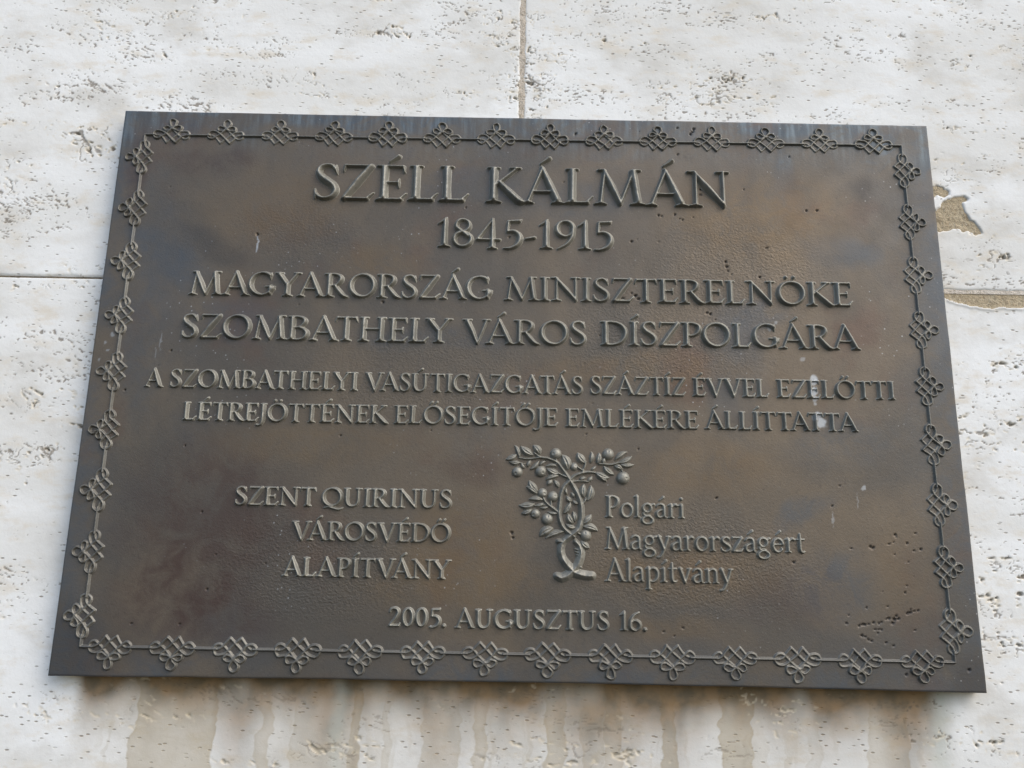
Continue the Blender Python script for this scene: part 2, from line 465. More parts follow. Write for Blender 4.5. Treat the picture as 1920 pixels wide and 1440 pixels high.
PITS = [(-289, 155, 1.6), (146, 186, 1.5), (150, 185, 1), (164, 187, 1.2), (169, 182, 1.3), (172, 181, .9), (183, 184, .9), (116, 155, 1.3), (122, 157, 1.2), (217, 133, 1.4),
        (218, 128, 1.4), (219, 123, 1.2), (222, 119, .9), (55, 282, 1.5), (169, 291, 1.4), (188, 290, 1.8), (186, 287, 1.5), (184, 284, 1.3), (169, 259, 1.2), (194, 217, 1.6), (193, 211, 1.6),
        (349, -165, 2.2), (352, -166, 1.6), (368, -162, 1.3), (375, -153, 1.5), (386, -161, 1.6), (378, -158, 1.2), (332, -241, 1.7), (335, -240, 1.4), (338, -239.5, 1.5), (342, -239, 1.2), (346, -238, 1.2),
        (351, -238, 1.3), (354, -237, 1), (359, -234, 1.7), (361, -233, 1.4), (367, -234, 2.2), (369, -231, 1.8), (365, -238, 1.6), (371, -233, 1.5), (380, -228, 1.4), (383, -227, 1.3), (387, -226, 1.1), (391, -225, 1),
        (334, -250, 1.6), (337, -251, 1.2), (340, -254, 1.3), (343, -255, 1.5), (350, -247, 1.1), (352, -244, 1.2), (357, -256, 1.2), (435, -280, 1.6), (-8, -158, 1.5), (-7, -162, 1.1), (198, 74, 1.2), (195, 75, 1), (204, 68, 1.2),
        (106, 90, 1.4), (108, 97, 1.2), (119, 93, 1.5), (122, 90, 1.2), (116, 96, 1), (-149, 81, 1.2), (308, 194, 1.5), (319, 195, 1.1), (160, -246, 1.1), (347, -244, 1.3), (-17, 157, 1), (262, 150, 1), (330, -285, 1.6), (374, -285, 1.8)]
PITS = [(a, b, c * (.72 if a > 310 and b < -140 else .9)) for a, b, c in PITS]
for k in range(45):
    PITS.append((random.uniform(-430, 430), random.uniform(-285, 290), random.uniform(.5, .9)))
for k in range(26):
    PITS.append((random.uniform(320, 400), random.uniform(-262, -150), random.uniform(.4, .75)))

def plate():
    edge = np.array([0, .35, .9, 1.7])
    x = np.concatenate([-HW + edge, np.arange(-HW + 2.5, HW - 2.4, 1.0), HW - edge[::-1]])
    z = np.concatenate([-HH + edge, np.arange(-HH + 2.5, HH - 2.4, 1.0), HH - edge[::-1]])
    X, Z = np.meshgrid(x, z)
    e = np.minimum(np.minimum(X + HW, HW - X), np.minimum(Z + HH, HH - Z))
    A = patina(X, Z)
    y = np.full_like(X, -T)
    y += 1.3 * (1 - np.sqrt(np.clip(1 - np.clip(1 - e / 1.7, 0, 1) ** 2, 0, 1)))
    pit = np.zeros_like(X)
    for cx, cz, r in PITS:
        i0, i1 = np.searchsorted(x, [cx - 4, cx + 4]); j0, j1 = np.searchsorted(z, [cz - 4, cz + 4])
        if i1 <= i0 or j1 <= j0:
            continue
        sx, sz = X[j0:j1, i0:i1], Z[j0:j1, i0:i1]
        d = np.sqrt(((sx - cx) * .8) ** 2 + (sz - cz) ** 2) + 1.6 * (vnoise(sx / 1.6, sz / 1.6, 151) - .5)
        pit[j0:j1, i0:i1] = np.maximum(pit[j0:j1, i0:i1], 1 - sstep(r * .55, r * 1.15, d))
    y += 1.7 * pit
    y += .12 * (fbm(X / 12, Z / 12, 153, 3) - .5)
    A['pit'] = pit
    # hand-cast outline: slightly wavy edges, the bottom edge bowed up in the middle
    kz = sstep(-220, -HH, Z); kt = sstep(230, HH, Z); kl = sstep(-380, -HW, X); kr = sstep(380, HW, X)
    Z = Z + kz * (2.0 * (1 - (X / HW) ** 2) + .9 * (fbm(X / 55, X * 0, 155, 3) - .5)) + kt * .7 * (fbm(X / 60, X * 0 + 3, 157, 3) - .5)
    X = X + kl * .9 * (fbm(Z / 50, Z * 0, 159, 3) - .5) + kr * 1.1 * (fbm(Z / 45, Z * 0 + 5, 161, 3) - .5)
    return sheet('plate', X, Z, y, M_PLATE, plaque, (0, 0, -HH), None, A, skirt=2.5)
plate()

# ------------------------------------------------------------------ relief builder
def relief(strokes, res, H, wref, blur=2, sharp=.82, lump=.10, seed=0):
    """strokes: list of (n,3|4) arrays x,z,half-width[,height factor] (mm). Cast ridge height field -> X,Z,h,keep"""
    allp = np.concatenate([s[:, :3] for s in strokes])
    pad = allp[:, 2].max() + res * (blur + 3)
    x = np.arange(allp[:, 0].min() - pad, allp[:, 0].max() + pad, res)
    z = np.arange(allp[:, 1].min() - pad, allp[:, 1].max() + pad, res)
    h = np.zeros((len(z), len(x)))
    for s in strokes:
        if s.shape[1] == 3:
            s = np.concatenate([s, np.ones((len(s), 1))], 1)
        for a, b in zip(s[:-1], s[1:]):
            wm = max(a[2], b[2])
            i0, i1 = np.searchsorted(x, [min(a[0], b[0]) - wm, max(a[0], b[0]) + wm])
            j0, j1 = np.searchsorted(z, [min(a[1], b[1]) - wm, max(a[1], b[1]) + wm])
            if i1 <= i0 or j1 <= j0:
                continue
            gx = x[i0:i1][None, :]; gz = z[j0:j1][:, None]
            dx, dz = b[0] - a[0], b[1] - a[1]
            L2 = dx * dx + dz * dz + 1e-9
            t = np.clip(((gx - a[0]) * dx + (gz - a[1]) * dz) / L2, 0, 1)
            d = np.hypot(gx - a[0] - t * dx, gz - a[1] - t * dz)
            w = a[2] + (b[2] - a[2]) * t
            sv = np.clip(1 - d / w, 0, 1)
            hh = H * (.55 + .45 * np.minimum(w / wref, 1.1)) * np.minimum(sv / sharp, 1) ** .8 * (a[3] + (b[3] - a[3]) * t)
            h[j0:j1, i0:i1] = np.maximum(h[j0:j1, i0:i1], hh)
    X, Z = np.meshgrid(x, z)
    h *= 1 - lump + 2 * lump * fbm(X / 5 + seed, Z / 5, 171, 3)
    for k in range(blur):
        h[1:-1] = .25 * h[:-2] + .5 * h[1:-1] + .25 * h[2:]
        h[:, 1:-1] = .25 * h[:, :-2] + .5 * h[:, 1:-1] + .25 * h[:, 2:]
    on = h > .04
    keep = on[:-1, :-1] | on[:-1, 1:] | on[1:, 1:] | on[1:, :-1]
    return X, Z, h, keep

def relief_obj(name, strokes, res, H, wref, parent, base, mat=None, **k):
    X, Z, h, keep = relief(strokes, res, H, wref, **k)
    A = {}
    P = patina(X, Z)
    A['verdigris'] = P['verdigris'] * .6; A['chalk'] = P['chalk']; A['umber'] = P['umber'] * .35; A['ochre'] = P['ochre'] * .3
    A['pit'] = np.zeros_like(X)
    cx = float(X.mean()); cz = float(Z.min())
    return sheet_rel(name, X, Z, -T - h + .16, parent, (cx, -T, cz), keep, A, mat)

def world_loc(o):
    v = Vector(o.location)
    while o.parent:
        o = o.parent; v = v + o.location
    return v

def sheet_rel(name, X, Z, Y, parent, loc, keep, A, mat=None):
    nz, nx = X.shape
    V = np.stack([X, Y, Z], -1).reshape(-1, 3)
    F = grid_faces(nx, nz, keep)
    V, F, A = compact(V, F, {k: a.ravel() for k, a in A.items()})
    me = raw_mesh(name, (V - np.array(loc)) * MM, F, A)
    return link(name, me, mat or M_RELIEF, parent, Vector(loc) * MM - world_loc(parent))

# ------------------------------------------------------------------ alphabet (cap height = 1), Renaissance capitals
TH, TN = .108, .052

def C(pts, n=6):
    p = np.array(pts, float)
    q = np.concatenate([[2 * p[0] - p[1]], p, [2 * p[-1] - p[-2]]])
    out = []
    for i in range(1, len(q) - 2):
        for k in range(n):
            t = k / n
            a, b, c, d = q[i - 1], q[i], q[i + 1], q[i + 2]
            out.append(.5 * (2 * b + (c - a) * t + (2 * a - 5 * b + 4 * c - d) * t * t + (3 * b - a - 3 * c + d) * t ** 3))
    out.append(p[-1])
    r = np.array(out); r[:, 2] = np.maximum(r[:, 2], .015)
    return r

def Ln(*pts):
    return np.array(pts, float)

def arc(cx, cy, rx, ry, a0, a1, wt=TH, wnn=TN, tilt=18, n=30):
    a = np.radians(np.linspace(a0, a1, n))
    w = wnn + (wt - wnn) * np.abs(np.cos(a - math.radians(tilt))) ** 1.3
    return np.stack([cx + rx * np.cos(a), cy + ry * np.sin(a), w], 1)

def stem(x, y0=.085, y1=.915, w=TH):
    return Ln((x, y0, w * 1.05), (x, y0 + .12, w * .96), (x, (y0 + y1) / 2, w * .92), (x, y1, w))

def foot(x, l=.15, r=.15, y=.035):
    return Ln((x - l, y - .012, .028), (x, y + .012, .058), (x + r, y - .012, .028))

def head(x, l=.12, r=.12, y=.965):
    return Ln((x - l, y + .01, .03), (x, y, .05), (x + r, y + .01, .03))

G = {}
G['A'] = (.82, [Ln((.10, .04, .055), (.40, .99, .062)), Ln((.385, 1.01, .06), (.56, .5, TH), (.71, .09, TH)), Ln((.2, .33, .042), (.6, .33, .046)), foot(.10, .12, .11), foot(.73, .13, .13)])
G['B'] = (.64, [stem(.14), foot(.10, .1, .1), head(.10, .1, .1), C([(.12, .965, .045), (.33, .965, .05), (.49, .87, .08), (.51, .74, TH * .9), (.42, .59, .07), (.30, .53, .045), (.14, .53, .04)]),
                C([(.30, .53, .045), (.47, .47, .07), (.585, .30, TH), (.53, .11, .085), (.36, .035, .05), (.1, .035, .045)])])
G['D'] = (.82, [stem(.14), foot(.10, .1, .1), head(.10, .1, .1), C([(.1, .965, .045), (.34, .96, .05), (.58, .87, .075), (.73, .65, TH), (.74, .42, TH), (.62, .16, .08), (.40, .04, .05), (.1, .035, .045)])])
G['E'] = (.60, [stem(.15), head(.10, .1, .05), Ln((.1, .965, .045), (.53, .96, .045)), Ln((.52, .97, .05), (.555, .80, .02)), Ln((.15, .51, .04), (.44, .51, .042)), Ln((.445, .62, .02), (.435, .51, .045), (.445, .38, .02)),
                foot(.08, .08, .1), Ln((.1, .04, .05), (.50, .04, .055)), Ln((.47, .04, .055), (.6, .22, .02))])
G['G'] = (.82, [arc(.43, .5, .375, .465, 52, 335, tilt=10), Ln((.66, .85, .06), (.685, .70, .02)), Ln((.66, .87, .05), (.695, .97, .02)), Ln((.70, .09, .07), (.70, .38, TH * .9)), Ln((.53, .39, .028), (.70, .39, .045), (.83, .39, .03))])
G['H'] = (.84, [stem(.15), stem(.68), Ln((.15, .51, .042), (.68, .51, .042)), foot(.15), foot(.68), head(.15), head(.68)])
G['I'] = (.30, [stem(.15), foot(.15), head(.15)])
G['J'] = (.30, [C([(.17, .91, TH), (.17, .5, TH * .95), (.17, .12, TH * .95), (.12, -.12, .075), (.0, -.2, .055), (-.1, -.17, .06)]), head(.16, .12, .12)])
G['K'] = (.74, [stem(.15), foot(.15), head(.15), Ln((.62, .95, .04), (.17, .46, .055)), C([(.26, .57, .075), (.48, .29, TH), (.68, .06, TH), (.80, .015, .04)], 4), head(.60, .11, .11)])
G['L'] = (.58, [stem(.15), head(.15), foot(.08, .08, .1), Ln((.1, .04, .05), (.48, .04, .055)), Ln((.45, .04, .055), (.58, .23, .02))])
G['M'] = (1.02, [Ln((.11, .04, .055), (.20, .95, .055)), Ln((.18, .96, .06), (.35, .5, TH), (.52, .05, .07)), Ln((.52, .02, .05), (.80, .95, .055)), Ln((.795, .92, TH), (.84, .5, TH * .95), (.89, .09, TH)),
                foot(.11, .12, .12), foot(.89, .15, .15), Ln((.06, .97, .03), (.2, .965, .05)), Ln((.78, .965, .05), (.95, .975, .03))])
G['N'] = (.88, [Ln((.16, .04, .06), (.17, .95, .055)), Ln((.13, .97, .06), (.42, .52, TH), (.74, .05, .07)), Ln((.74, .0, .04), (.74, .97, .055)), foot(.16, .14, .13), Ln((.0, .975, .03), (.16, .965, .05)), head(.74, .13, .13)])
G['O'] = (.88, [arc(.44, .5, .375, .465, 0, 360)])
G['P'] = (.60, [stem(.15), foot(.15), head(.10, .1, .1), C([(.1, .965, .045), (.33, .965, .05), (.50, .86, .085), (.53, .71, TH), (.45, .53, .075), (.32, .455, .05), (.2, .46, .04)])])
G['Q'] = (.88, [arc(.44, .5, .375, .465, 0, 360), C([(.12, -.08, .035), (.3, -.03, .05), (.52, -.1, .07), (.74, -.15, .06), (.9, -.07, .03)])])
G['R'] = (.72, [stem(.15), foot(.15), head(.10, .1, .1), C([(.1, .965, .045), (.33, .965, .05), (.49, .87, .085), (.52, .73, TH), (.44, .56, .075), (.32, .49, .05), (.2, .49, .04)]),
                C([(.33, .49, .07), (.48, .24, TH * .95), (.62, .06, TH * .9), (.76, .015, .035)], 5)])
G['S'] = (.52, [C([(.42, .83, .045), (.36, .94, .055), (.25, .965, .055), (.13, .90, .075), (.09, .76, .088), (.16, .62, TH), (.28, .51, TH * 1.05), (.40, .39, TH), (.45, .24, .09), (.39, .10, .075), (.27, .035, .055), (.14, .055, .055), (.06, .16, .045)]),
                Ln((.43, .97, .02), (.43, .86, .045), (.46, .72, .018)), Ln((.03, .30, .018), (.055, .15, .045), (.05, .02, .02))])
G['T'] = (.68, [stem(.34), foot(.34), Ln((.05, .955, .045), (.63, .955, .045)), Ln((.06, .97, .05), (.0, .79, .018)), Ln((.62, .97, .05), (.68, .79, .018))])
G['U'] = (.80, [C([(.14, .91, TH), (.14, .6, TH), (.145, .32, TH), (.22, .11, .09), (.37, .04, .06), (.54, .10, .055), (.62, .28, .055), (.63, .6, .055), (.63, .97, .055)]), head(.14), head(.64, .12, .12)])
G['V'] = (.80, [Ln((.105, .91, TH), (.26, .5, TH), (.42, .0, .06)), Ln((.42, .0, .05), (.70, .96, .055)), head(.09, .12, .14), head(.70, .11, .11)])
G['Y'] = (.76, [Ln((.10, .91, TH), (.37, .47, TH * .9)), Ln((.67, .96, .055), (.39, .47, .06)), stem(.38, .085, .5), foot(.38), head(.08, .11, .13), head(.67, .1, .11)])
G['Z'] = (.66, [Ln((.06, .96, .048), (.60, .96, .045)), Ln((.07, .97, .05), (.03, .80, .018)), Ln((.58, .95, .09), (.32, .5, TH * 1.1), (.08, .05, .09)), Ln((.04, .04, .05), (.54, .04, .055)), Ln((.52, .04, .055), (.66, .22, .02))])
G['0'] = (.54, [arc(.27, .5, .20, .455, 0, 360, .10, .055, 8)])
G['1'] = (.36, [Ln((.20, .09, TH), (.20, .5, .09), (.20, .92, .085), (.22, 1.0, .04)), Ln((.03, .80, .028), (.19, .93, .06)), foot(.20)])
G['2'] = (.54, [C([(.06, .76, .05), (.12, .91, .06), (.25, .965, .06), (.39, .89, .085), (.42, .72, .095), (.33, .48, .085), (.18, .24, .06), (.07, .07, .05)]), Ln((.06, .045, .055), (.47, .045, .065)), Ln((.46, .05, .05), (.51, .18, .02))])
G['4'] = (.64, [Ln((.43, .98, .04), (.05, .30, .055)), Ln((.03, .29, .05), (.62, .29, .05)), Ln((.43, 1.0, .05), (.43, .5, .085), (.43, .04, .09)), foot(.43, .12, .12, -.0)])
G['5'] = (.52, [Ln((.15, .93, .05), (.44, .94, .06)), Ln((.43, .95, .05), (.48, 1.0, .02)), Ln((.15, .93, .05), (.13, .57, .05)), C([(.13, .57, .045), (.28, .59, .065), (.42, .47, .095), (.45, .29, TH), (.37, .10, .085), (.2, .0, .055), (.04, .0, .03)])])
G['6'] = (.56, [arc(.28, .29, .21, .255, 0, 360, .098, .05), C([(.08, .33, .1), (.10, .58, .085), (.24, .83, .06), (.46, .98, .03)])])
G['8'] = (.56, [arc(.28, .75, .17, .205, 0, 360, .075, .05, -20), arc(.28, .275, .22, .24, 0, 360, .085, .055, -20), Ln((.14, .66, .07), (.42, .38, .08))])
G['9'] = (.56, [arc(.28, .70, .21, .26, 0, 360, .098, .05), C([(.48, .66, .1), (.46, .42, .085), (.32, .17, .06), (.10, .01, .03)])])
G['-'] = (.32, [Ln((.05, .33, .05), (.27, .38, .065))])
G['.'] = (.2, [Ln((.1, .07, .1), (.101, .07, .1))])
XH = .655
w1, w2 = .088, .055
def sft(x=.12, y=XH - .03):
    return Ln((x - .13, y - .05, .025), (x, y, .06))
G['a'] = (.50, [C([(.38, .44, w1), (.38, .2, w1), (.40, .06, .07), (.48, .03, .03)]), C([(.05, .52, .045), (.12, .60, .05), (.24, .63, .052), (.35, .57, .07), (.38, .44, w1)]), C([(.38, .39, .04), (.2, .35, .055), (.07, .24, w1), (.08, .10, .075), (.18, .035, .055), (.30, .07, .05), (.38, .17, .045)])])
G['e'] = (.54, [Ln((.06, .36, .045), (.47, .38, .045)), arc(.27, .33, .21, .295, 8, 325, w1, w2, 10)])
G['g'] = (.56, [arc(.25, .44, .175, .185, 0, 360, .078, .05), Ln((.38, .58, .04), (.55, .61, .055)), C([(.16, .28, .045), (.08, .19, .055), (.15, .10, .065), (.34, .08, .075)]), arc(.26, -.11, .23, .165, 0, 360, .075, .052, -10)])
G['i'] = (.28, [Ln((.13, .07, w1), (.13, XH - .06, w1)), foot(.13, .12, .12), sft(.13), Ln((.13, .88, .085), (.131, .88, .085))])
G['ı'] = (.28, [Ln((.13, .07, w1), (.13, XH - .06, w1)), foot(.13, .12, .12), sft(.13)])
G['l'] = (.28, [Ln((.13, .07, w1), (.13, .96, w1)), foot(.13, .12, .12), sft(.13, 1.0)])
G['n'] = (.62, [Ln((.13, .07, w1), (.13, XH - .06, w1)), foot(.13, .12, .11), sft(.13), C([(.13, .46, .045), (.24, .59, .055), (.36, .625, .06), (.46, .55, .08), (.48, .4, w1), (.48, .2, w1), (.48, .07, w1)]), foot(.48, .11, .12)])
G['o'] = (.58, [arc(.29, .325, .235, .295, 0, 360, w1, w2)])
G['p'] = (.62, [Ln((.13, -.29, w1), (.13, XH - .03, w1)), foot(.13, .12, .12, -.29), sft(.13), C([(.13, .50, .045), (.28, .62, .055), (.45, .57, .08), (.53, .36, w1), (.46, .12, .08), (.30, .03, .055), (.15, .09, .045)])])
G['r'] = (.42, [Ln((.13, .07, w1), (.13, XH - .06, w1)), foot(.13, .12, .12), sft(.13), C([(.14, .45, .045), (.24, .58, .055), (.33, .62, .065), (.39, .575, .07)])])
G['s'] = (.44, [np.stack([p[:, 0] * .85, p[:, 1] * XH, p[:, 2] * .86], 1) for p in G['S'][1]])
G['t'] = (.40, [C([(.18, .86, .04), (.165, .6, w1), (.165, .25, w1), (.2, .08, .075), (.29, .035, .05), (.37, .07, .03)]), Ln((.03, .60, .04), (.36, .61, .04))])
G['v'] = (.54, [Ln((.07, .62, w1), (.27, .02, .07)), Ln((.27, .02, .055), (.47, .62, .055)), Ln((.0, .62, .025), (.07, .62, .05), (.17, .62, .025)), Ln((.37, .62, .025), (.47, .62, .045), (.56, .62, .025))])
G['y'] = (.54, [Ln((.07, .62, w1), (.28, .05, .08)), C([(.48, .62, .055), (.34, .2, .06), (.22, -.12, .065), (.12, -.27, .06), (.0, -.30, .045)]), Ln((.0, .62, .025), (.07, .62, .05), (.17, .62, .025)), Ln((.38, .62, .025), (.48, .62, .045), (.57, .62, .025))])
G['z'] = (.48, [np.stack([p[:, 0] * .72, p[:, 1] * XH, p[:, 2] * .9], 1) for p in G['Z'][1]])

def acute(x, y=0):
    return [Ln((x - .06, 1.09 + y, .03), (x + .06, 1.19 + y, .055), (x + .12, 1.25 + y, .07))]
def dots(x):
    return [Ln((x - .13, 1.16, .07), (x - .125, 1.175, .075)), Ln((x + .11, 1.16, .07), (x + .115, 1.175, .075))]
def dacute(x):
    return [Ln((x - .16, 1.09, .035), (x - .06, 1.22, .065)), Ln((x + .06, 1.09, .035), (x + .16, 1.22, .065))]
ACC = {'Á': ('A', acute(.42, .03)), 'É': ('E', acute(.30)), 'Í': ('I', acute(.14)), 'Ú': ('U', acute(.36)), 'Ö': ('O', dots(.44)), 'Ő': ('O', dacute(.44)),
       'á': ('a', acute(.24, -.30)), 'é': ('e', acute(.27, -.30)), 'í': ('ı', acute(.13, -.30))}
for k, (b_, s_) in ACC.items():
    G[k] = (G[b_][0], G[b_][1] + s_)
BASE = {k: v[0] for k, v in ACC.items()}
KERN = {'VA': -.14, 'AT': -.10, 'TA': -.10, 'LY': -.10, 'TV': .02, 'LT': -.06, 'AV': -.14, 'GA': -.02, 'AG': -.04, 'KA': -.02, 'YA': -.10, 'AP': .02, 'RA': -.03, 'VV': .0, 'AZ': .0, 'ZA': -.02, 'LM': .02, 'TI': .0, 'AR': .0, 'PO': -.02}

def word_strokes(txt, x0, x1, y, cap, wscale=1.0, rnd=0):
    rr = random.Random(rnd)
    x = 0; items = []; prev = None
    for ch in txt:
        w, st = G[ch]
        b = BASE.get(ch, ch)
        if prev:
            x += KERN.get(prev + b, 0) + .045
        items.append((x, st)); x += w; prev = b
    pts = np.concatenate([s[:, 0] + ox for ox, st in items for s in st])
    wid = np.concatenate([s[:, 2] for ox, st in items for s in st])
    lo = (pts - wid * .8).min(); hi = (pts + wid * .8).max()
    k = (x1 - x0) / (hi - lo)
    out = []
    for ox, st in items:
        jx, jy, ja = rr.uniform(-.008, .008), rr.uniform(-.008, .008), rr.uniform(-.008, .008)
        for s in st:
            px = x0 + (s[:, 0] + ox + jx - s[:, 1] * ja - lo) * k
            pz = y + (s[:, 1] + jy) * cap
            out.append(np.stack([px, pz, s[:, 2] * wscale * (.5 * cap + .5 * min(cap, k))], 1))
    return out

WORDS = [('SZÉLL', -231.6, -61.4, 196.3, 42.4, 1.0, 6.6), ('KÁLMÁN', -43.2, 225.2, 196.1, 42.4, 1.0, 6.6), ('1845-1915', -94.8, 96.9, 143.7, 33.5, 1.0, 5.4),
         ('MAGYARORSZÁG', -356.3, -33.0, 84.9, 26.6, 1.02, 4.9), ('MINISZTERELNÖKE', -21.1, 350.7, 85.2, 26.6, 1.02, 4.9),
         ('SZOMBATHELY', -358.8, -74.4, 36.9, 26.5, 1.02, 4.9), ('VÁROS', -64.3, 66.8, 36.8, 26.5, 1.02, 4.9), ('DÍSZPOLGÁRA', 81.4, 355.5, 37.6, 26.5, 1.02, 4.9),
         ('A', -391.4, -371.5, -16.0, 19.3, 1.06, 4.0), ('SZOMBATHELYI', -364.7, -170.3, -15.9, 19.3, 1.06, 4.0), ('VASÚTIGAZGATÁS', -163.4, 62.8, -15.8, 19.3, 1.06, 4.0),
         ('SZÁZTÍZ', 71.1, 169.8, -15.3, 19.3, 1.06, 4.0), ('ÉVVEL', 176.7, 256.3, -15.2, 19.3, 1.06, 4.0), ('EZELŐTTI', 264.0, 387.3, -15.2, 19.3, 1.06, 4.0),
         ('LÉTREJÖTTÉNEK', -348.2, -136.8, -50.0, 18.9, 1.08, 4.0), ('ELŐSEGÍTŐJE', -131.3, 37.3, -49.7, 18.9, 1.08, 4.0), ('EMLÉKÉRE', 44.7, 182.2, -49.8, 18.9, 1.08, 4.0), ('ÁLLÍTTATTA', 187.7, 346.3, -49.4, 18.9, 1.08, 4.0),
         ('SZENT', -286.0, -205.3, -135.1, 18.5, 1.12, 4.0), ('QUIRINUS', -199.9, -68.9, -134.9, 18.5, 1.12, 4.0), ('VÁROSVÉDŐ', -227.7, -68.7, -168.4, 18.3, 1.12, 4.0), ('ALAPÍTVÁNY', -233.8, -67.0, -203.4, 18.3, 1.12, 4.0),
         ('Polgári', 84.7, 164.8, -140.6, 21.8, .98, 3.7), ('Magyarországért', 84.2, 283.9, -172.2, 21.8, .98, 3.7), ('Alapítvány', 84.0, 211.4, -203.0, 21.8, .98, 3.7),
         ('2005.', -126.2, -70.5, -248.9, 17.6, 1.2, 4.0), ('AUGUSZTUS', -62.4, 88.1, -249.2, 17.6, 1.2, 4.0), ('16.', 98.3, 124.9, -248.9, 17.6, 1.2, 4.0)]
for i, (txt, x0, x1, y, cap, ws, H) in enumerate(WORDS):
    res = .62 if cap > 30 else (.5 if cap > 22 else .42)
    relief_obj('inscription_word', word_strokes(txt, x0, x1, y, cap, ws, i), res, H, TH * cap * .95, plaque, y, blur=1 if cap > 30 else 2, seed=i * 3.3)

# ------------------------------------------------------------------ knot border
def knot_strokes(rr):
    f = [(-22.5, 0), (-17, .1), (-13, -1.2), (-9.6, -4.6), (-5.4, -10.0)]
    g = [(-5.4, -10.0), (.3, -4.4), (6, 1), (10, 4.3), (14.5, 5.7), (19, 4.9), (21.2, .5), (19.5, -3.4), (15.5, -4.7), (11.2, -2.4), (7.2, 1.4), (.4, 7.9)]
    petals = [(.4, 7.9), (-2.8, 10.6), (-7, 12.2), (-10.6, 10.2), (-9.9, 7), (-6.5, 5.9), (-3, 7.4), (0, 9.4), (2.5, 12), (4.2, 15.5), (3, 19), (0, 20.3), (-3, 19),
              (-4.2, 15.5), (-2.5, 12), (0, 9.4), (3, 7.4), (6.5, 5.9), (9.9, 7), (10.6, 10.2), (7, 12.2), (2.8, 10.6), (-.4, 7.9)]
    def mir(l):
        return [(-u, v) for u, v in l]
    lines = [f, g, mir(g), mir(f)]
    out = []
    for k, l in enumerate(lines):
        wob = [(u + rr.uniform(-.5, .5), v + rr.uniform(-.5, .5)) if 0 < i < len(l) - 1 else (u, v) for i, (u, v) in enumerate(l)]
        hf = [1.0, 1.0, .78, .8][k] * rr.uniform(.72, 1.05)
        out.append(np.concatenate([C([(u, v, 1.5) for u, v in wob], 5), np.full(((len(l) - 1) * 5 + 1, 1), hf)], 1))
    wob = [(u + rr.uniform(-.75, .75), v + rr.uniform(-.75, .75)) for u, v in petals]
    out.append(C([(u, v, 1.42) for u, v in wob], 5))
    return out

def knot_mesh(rr, k):
    # local frame: rule along +x, outward = -z here (bottom border orientation)
    st = knot_strokes(rr)
    st = [np.concatenate([s[:, :1], -s[:, 1:2], s[:, 2:]], 1) for s in st]
    X, Z, h, keep = relief(st, .40, 2.7 * rr.uniform(.85, 1.1), 1.5, blur=rr.choice([1, 2, 2, 3]), sharp=.75, lump=.22, seed=k * 5)
    V = np.stack([X, -h + .16, Z], -1).reshape(-1, 3)
    F = grid_faces(X.shape[1], X.shape[0], keep)
    z0 = np.zeros(X.size)
    V, F, A = compact(V, F, dict(pit=z0, chalk=z0, umber=z0, ochre=z0, verdigris=z0))
    me = raw_mesh('knot_ornament', V * MM, F, A)
    me.materials.append(M_KNOT)
    return me
KM = [knot_mesh(random.Random(k + 3), k) for k in range(12)]
spots = []
for i in range(14):
    xt = -394.4 + (387.4 + 394.4) * i / 13
    spots.append((xt, 270.6 + 3.6 * i / 13, 180))
    xb = -393.6 + (390.2 + 393.6) * i / 13
    spots.append((xb, -272.6, 0))
for i in range(9):
    zz = 243.6 - 488 * i / 8
    spots.append((-422.9 + .9 * i / 8, zz, 90))
    spots.append((417.5 + 3.0 * i / 8, zz, -90))
kn = 0
for i, (x, z, a) in enumerate(spots):
    o = bpy.data.objects.new('knot_ornament', KM[random.randrange(12)])
    COL.objects.link(o)
    o.parent = plaque
    o.location = Vector((x, -T, z)) * MM - plaque.location
    o.rotation_euler = (0, math.radians(a + random.uniform(-1.2, 1.2)), 0)
    s = random.uniform(.96, 1.03) * (.97 if abs(a) != 0 else 1.0)
    o.scale = (s, random.uniform(.9, 1.1), s * random.uniform(.97, 1.03))

def rule(p, q, along, n):
    """line from corner to corner, interrupted by the knots"""
    st = []
    cuts = sorted(along)
    L = math.hypot(q[0] - p[0], q[1] - p[1])
    ts = [0.0]
    for c in cuts:
        ts += [c - 17.5, c + 17.5]
    ts.append(L)
    for a, b in zip(ts[::2], ts[1::2]):
        m = 3
        st.append(np.array([(p[0] + (q[0] - p[0]) * t / L, p[1] + (q[1] - p[1]) * t / L, 1.7) for t in np.linspace(a, b, m)]))
    return st
TL, TR, BR, BL = (-423.8, 270.6), (418.2, 274.2), (421.4, -272.8), (-422.2, -272.7)
tx = [(-394.4 + 781.8 * i / 13) - TL[0] for i in range(14)]
bx = [(-393.6 + 783.8 * i / 13) - BL[0] for i in range(14)]
zs = [243.6 - 61 * i for i in range(9)]
sides = [rule(TL, TR, tx, 0), rule(TR, BR, [TR[1] - v for v in zs], 0), rule(BR, BL, [BR[0] - BL[0] - v for v in bx], 0), rule(BL, TL, [v - BL[1] for v in zs], 0)]
for k in range(4):                                   # corner pieces join two sides, the rest run from knot to knot
    corner = [sides[k - 1][-1], sides[k][0]]
    relief_obj('border_rule', corner, .45, 2.7, 1.7, plaque, 0, M_KNOT, blur=1, sharp=.75)
    for sgm in sides[k][1:-1]:
        relief_obj('border_rule', [sgm], .45, 2.7, 1.7, plaque, 0, M_KNOT, blur=1, sharp=.75)

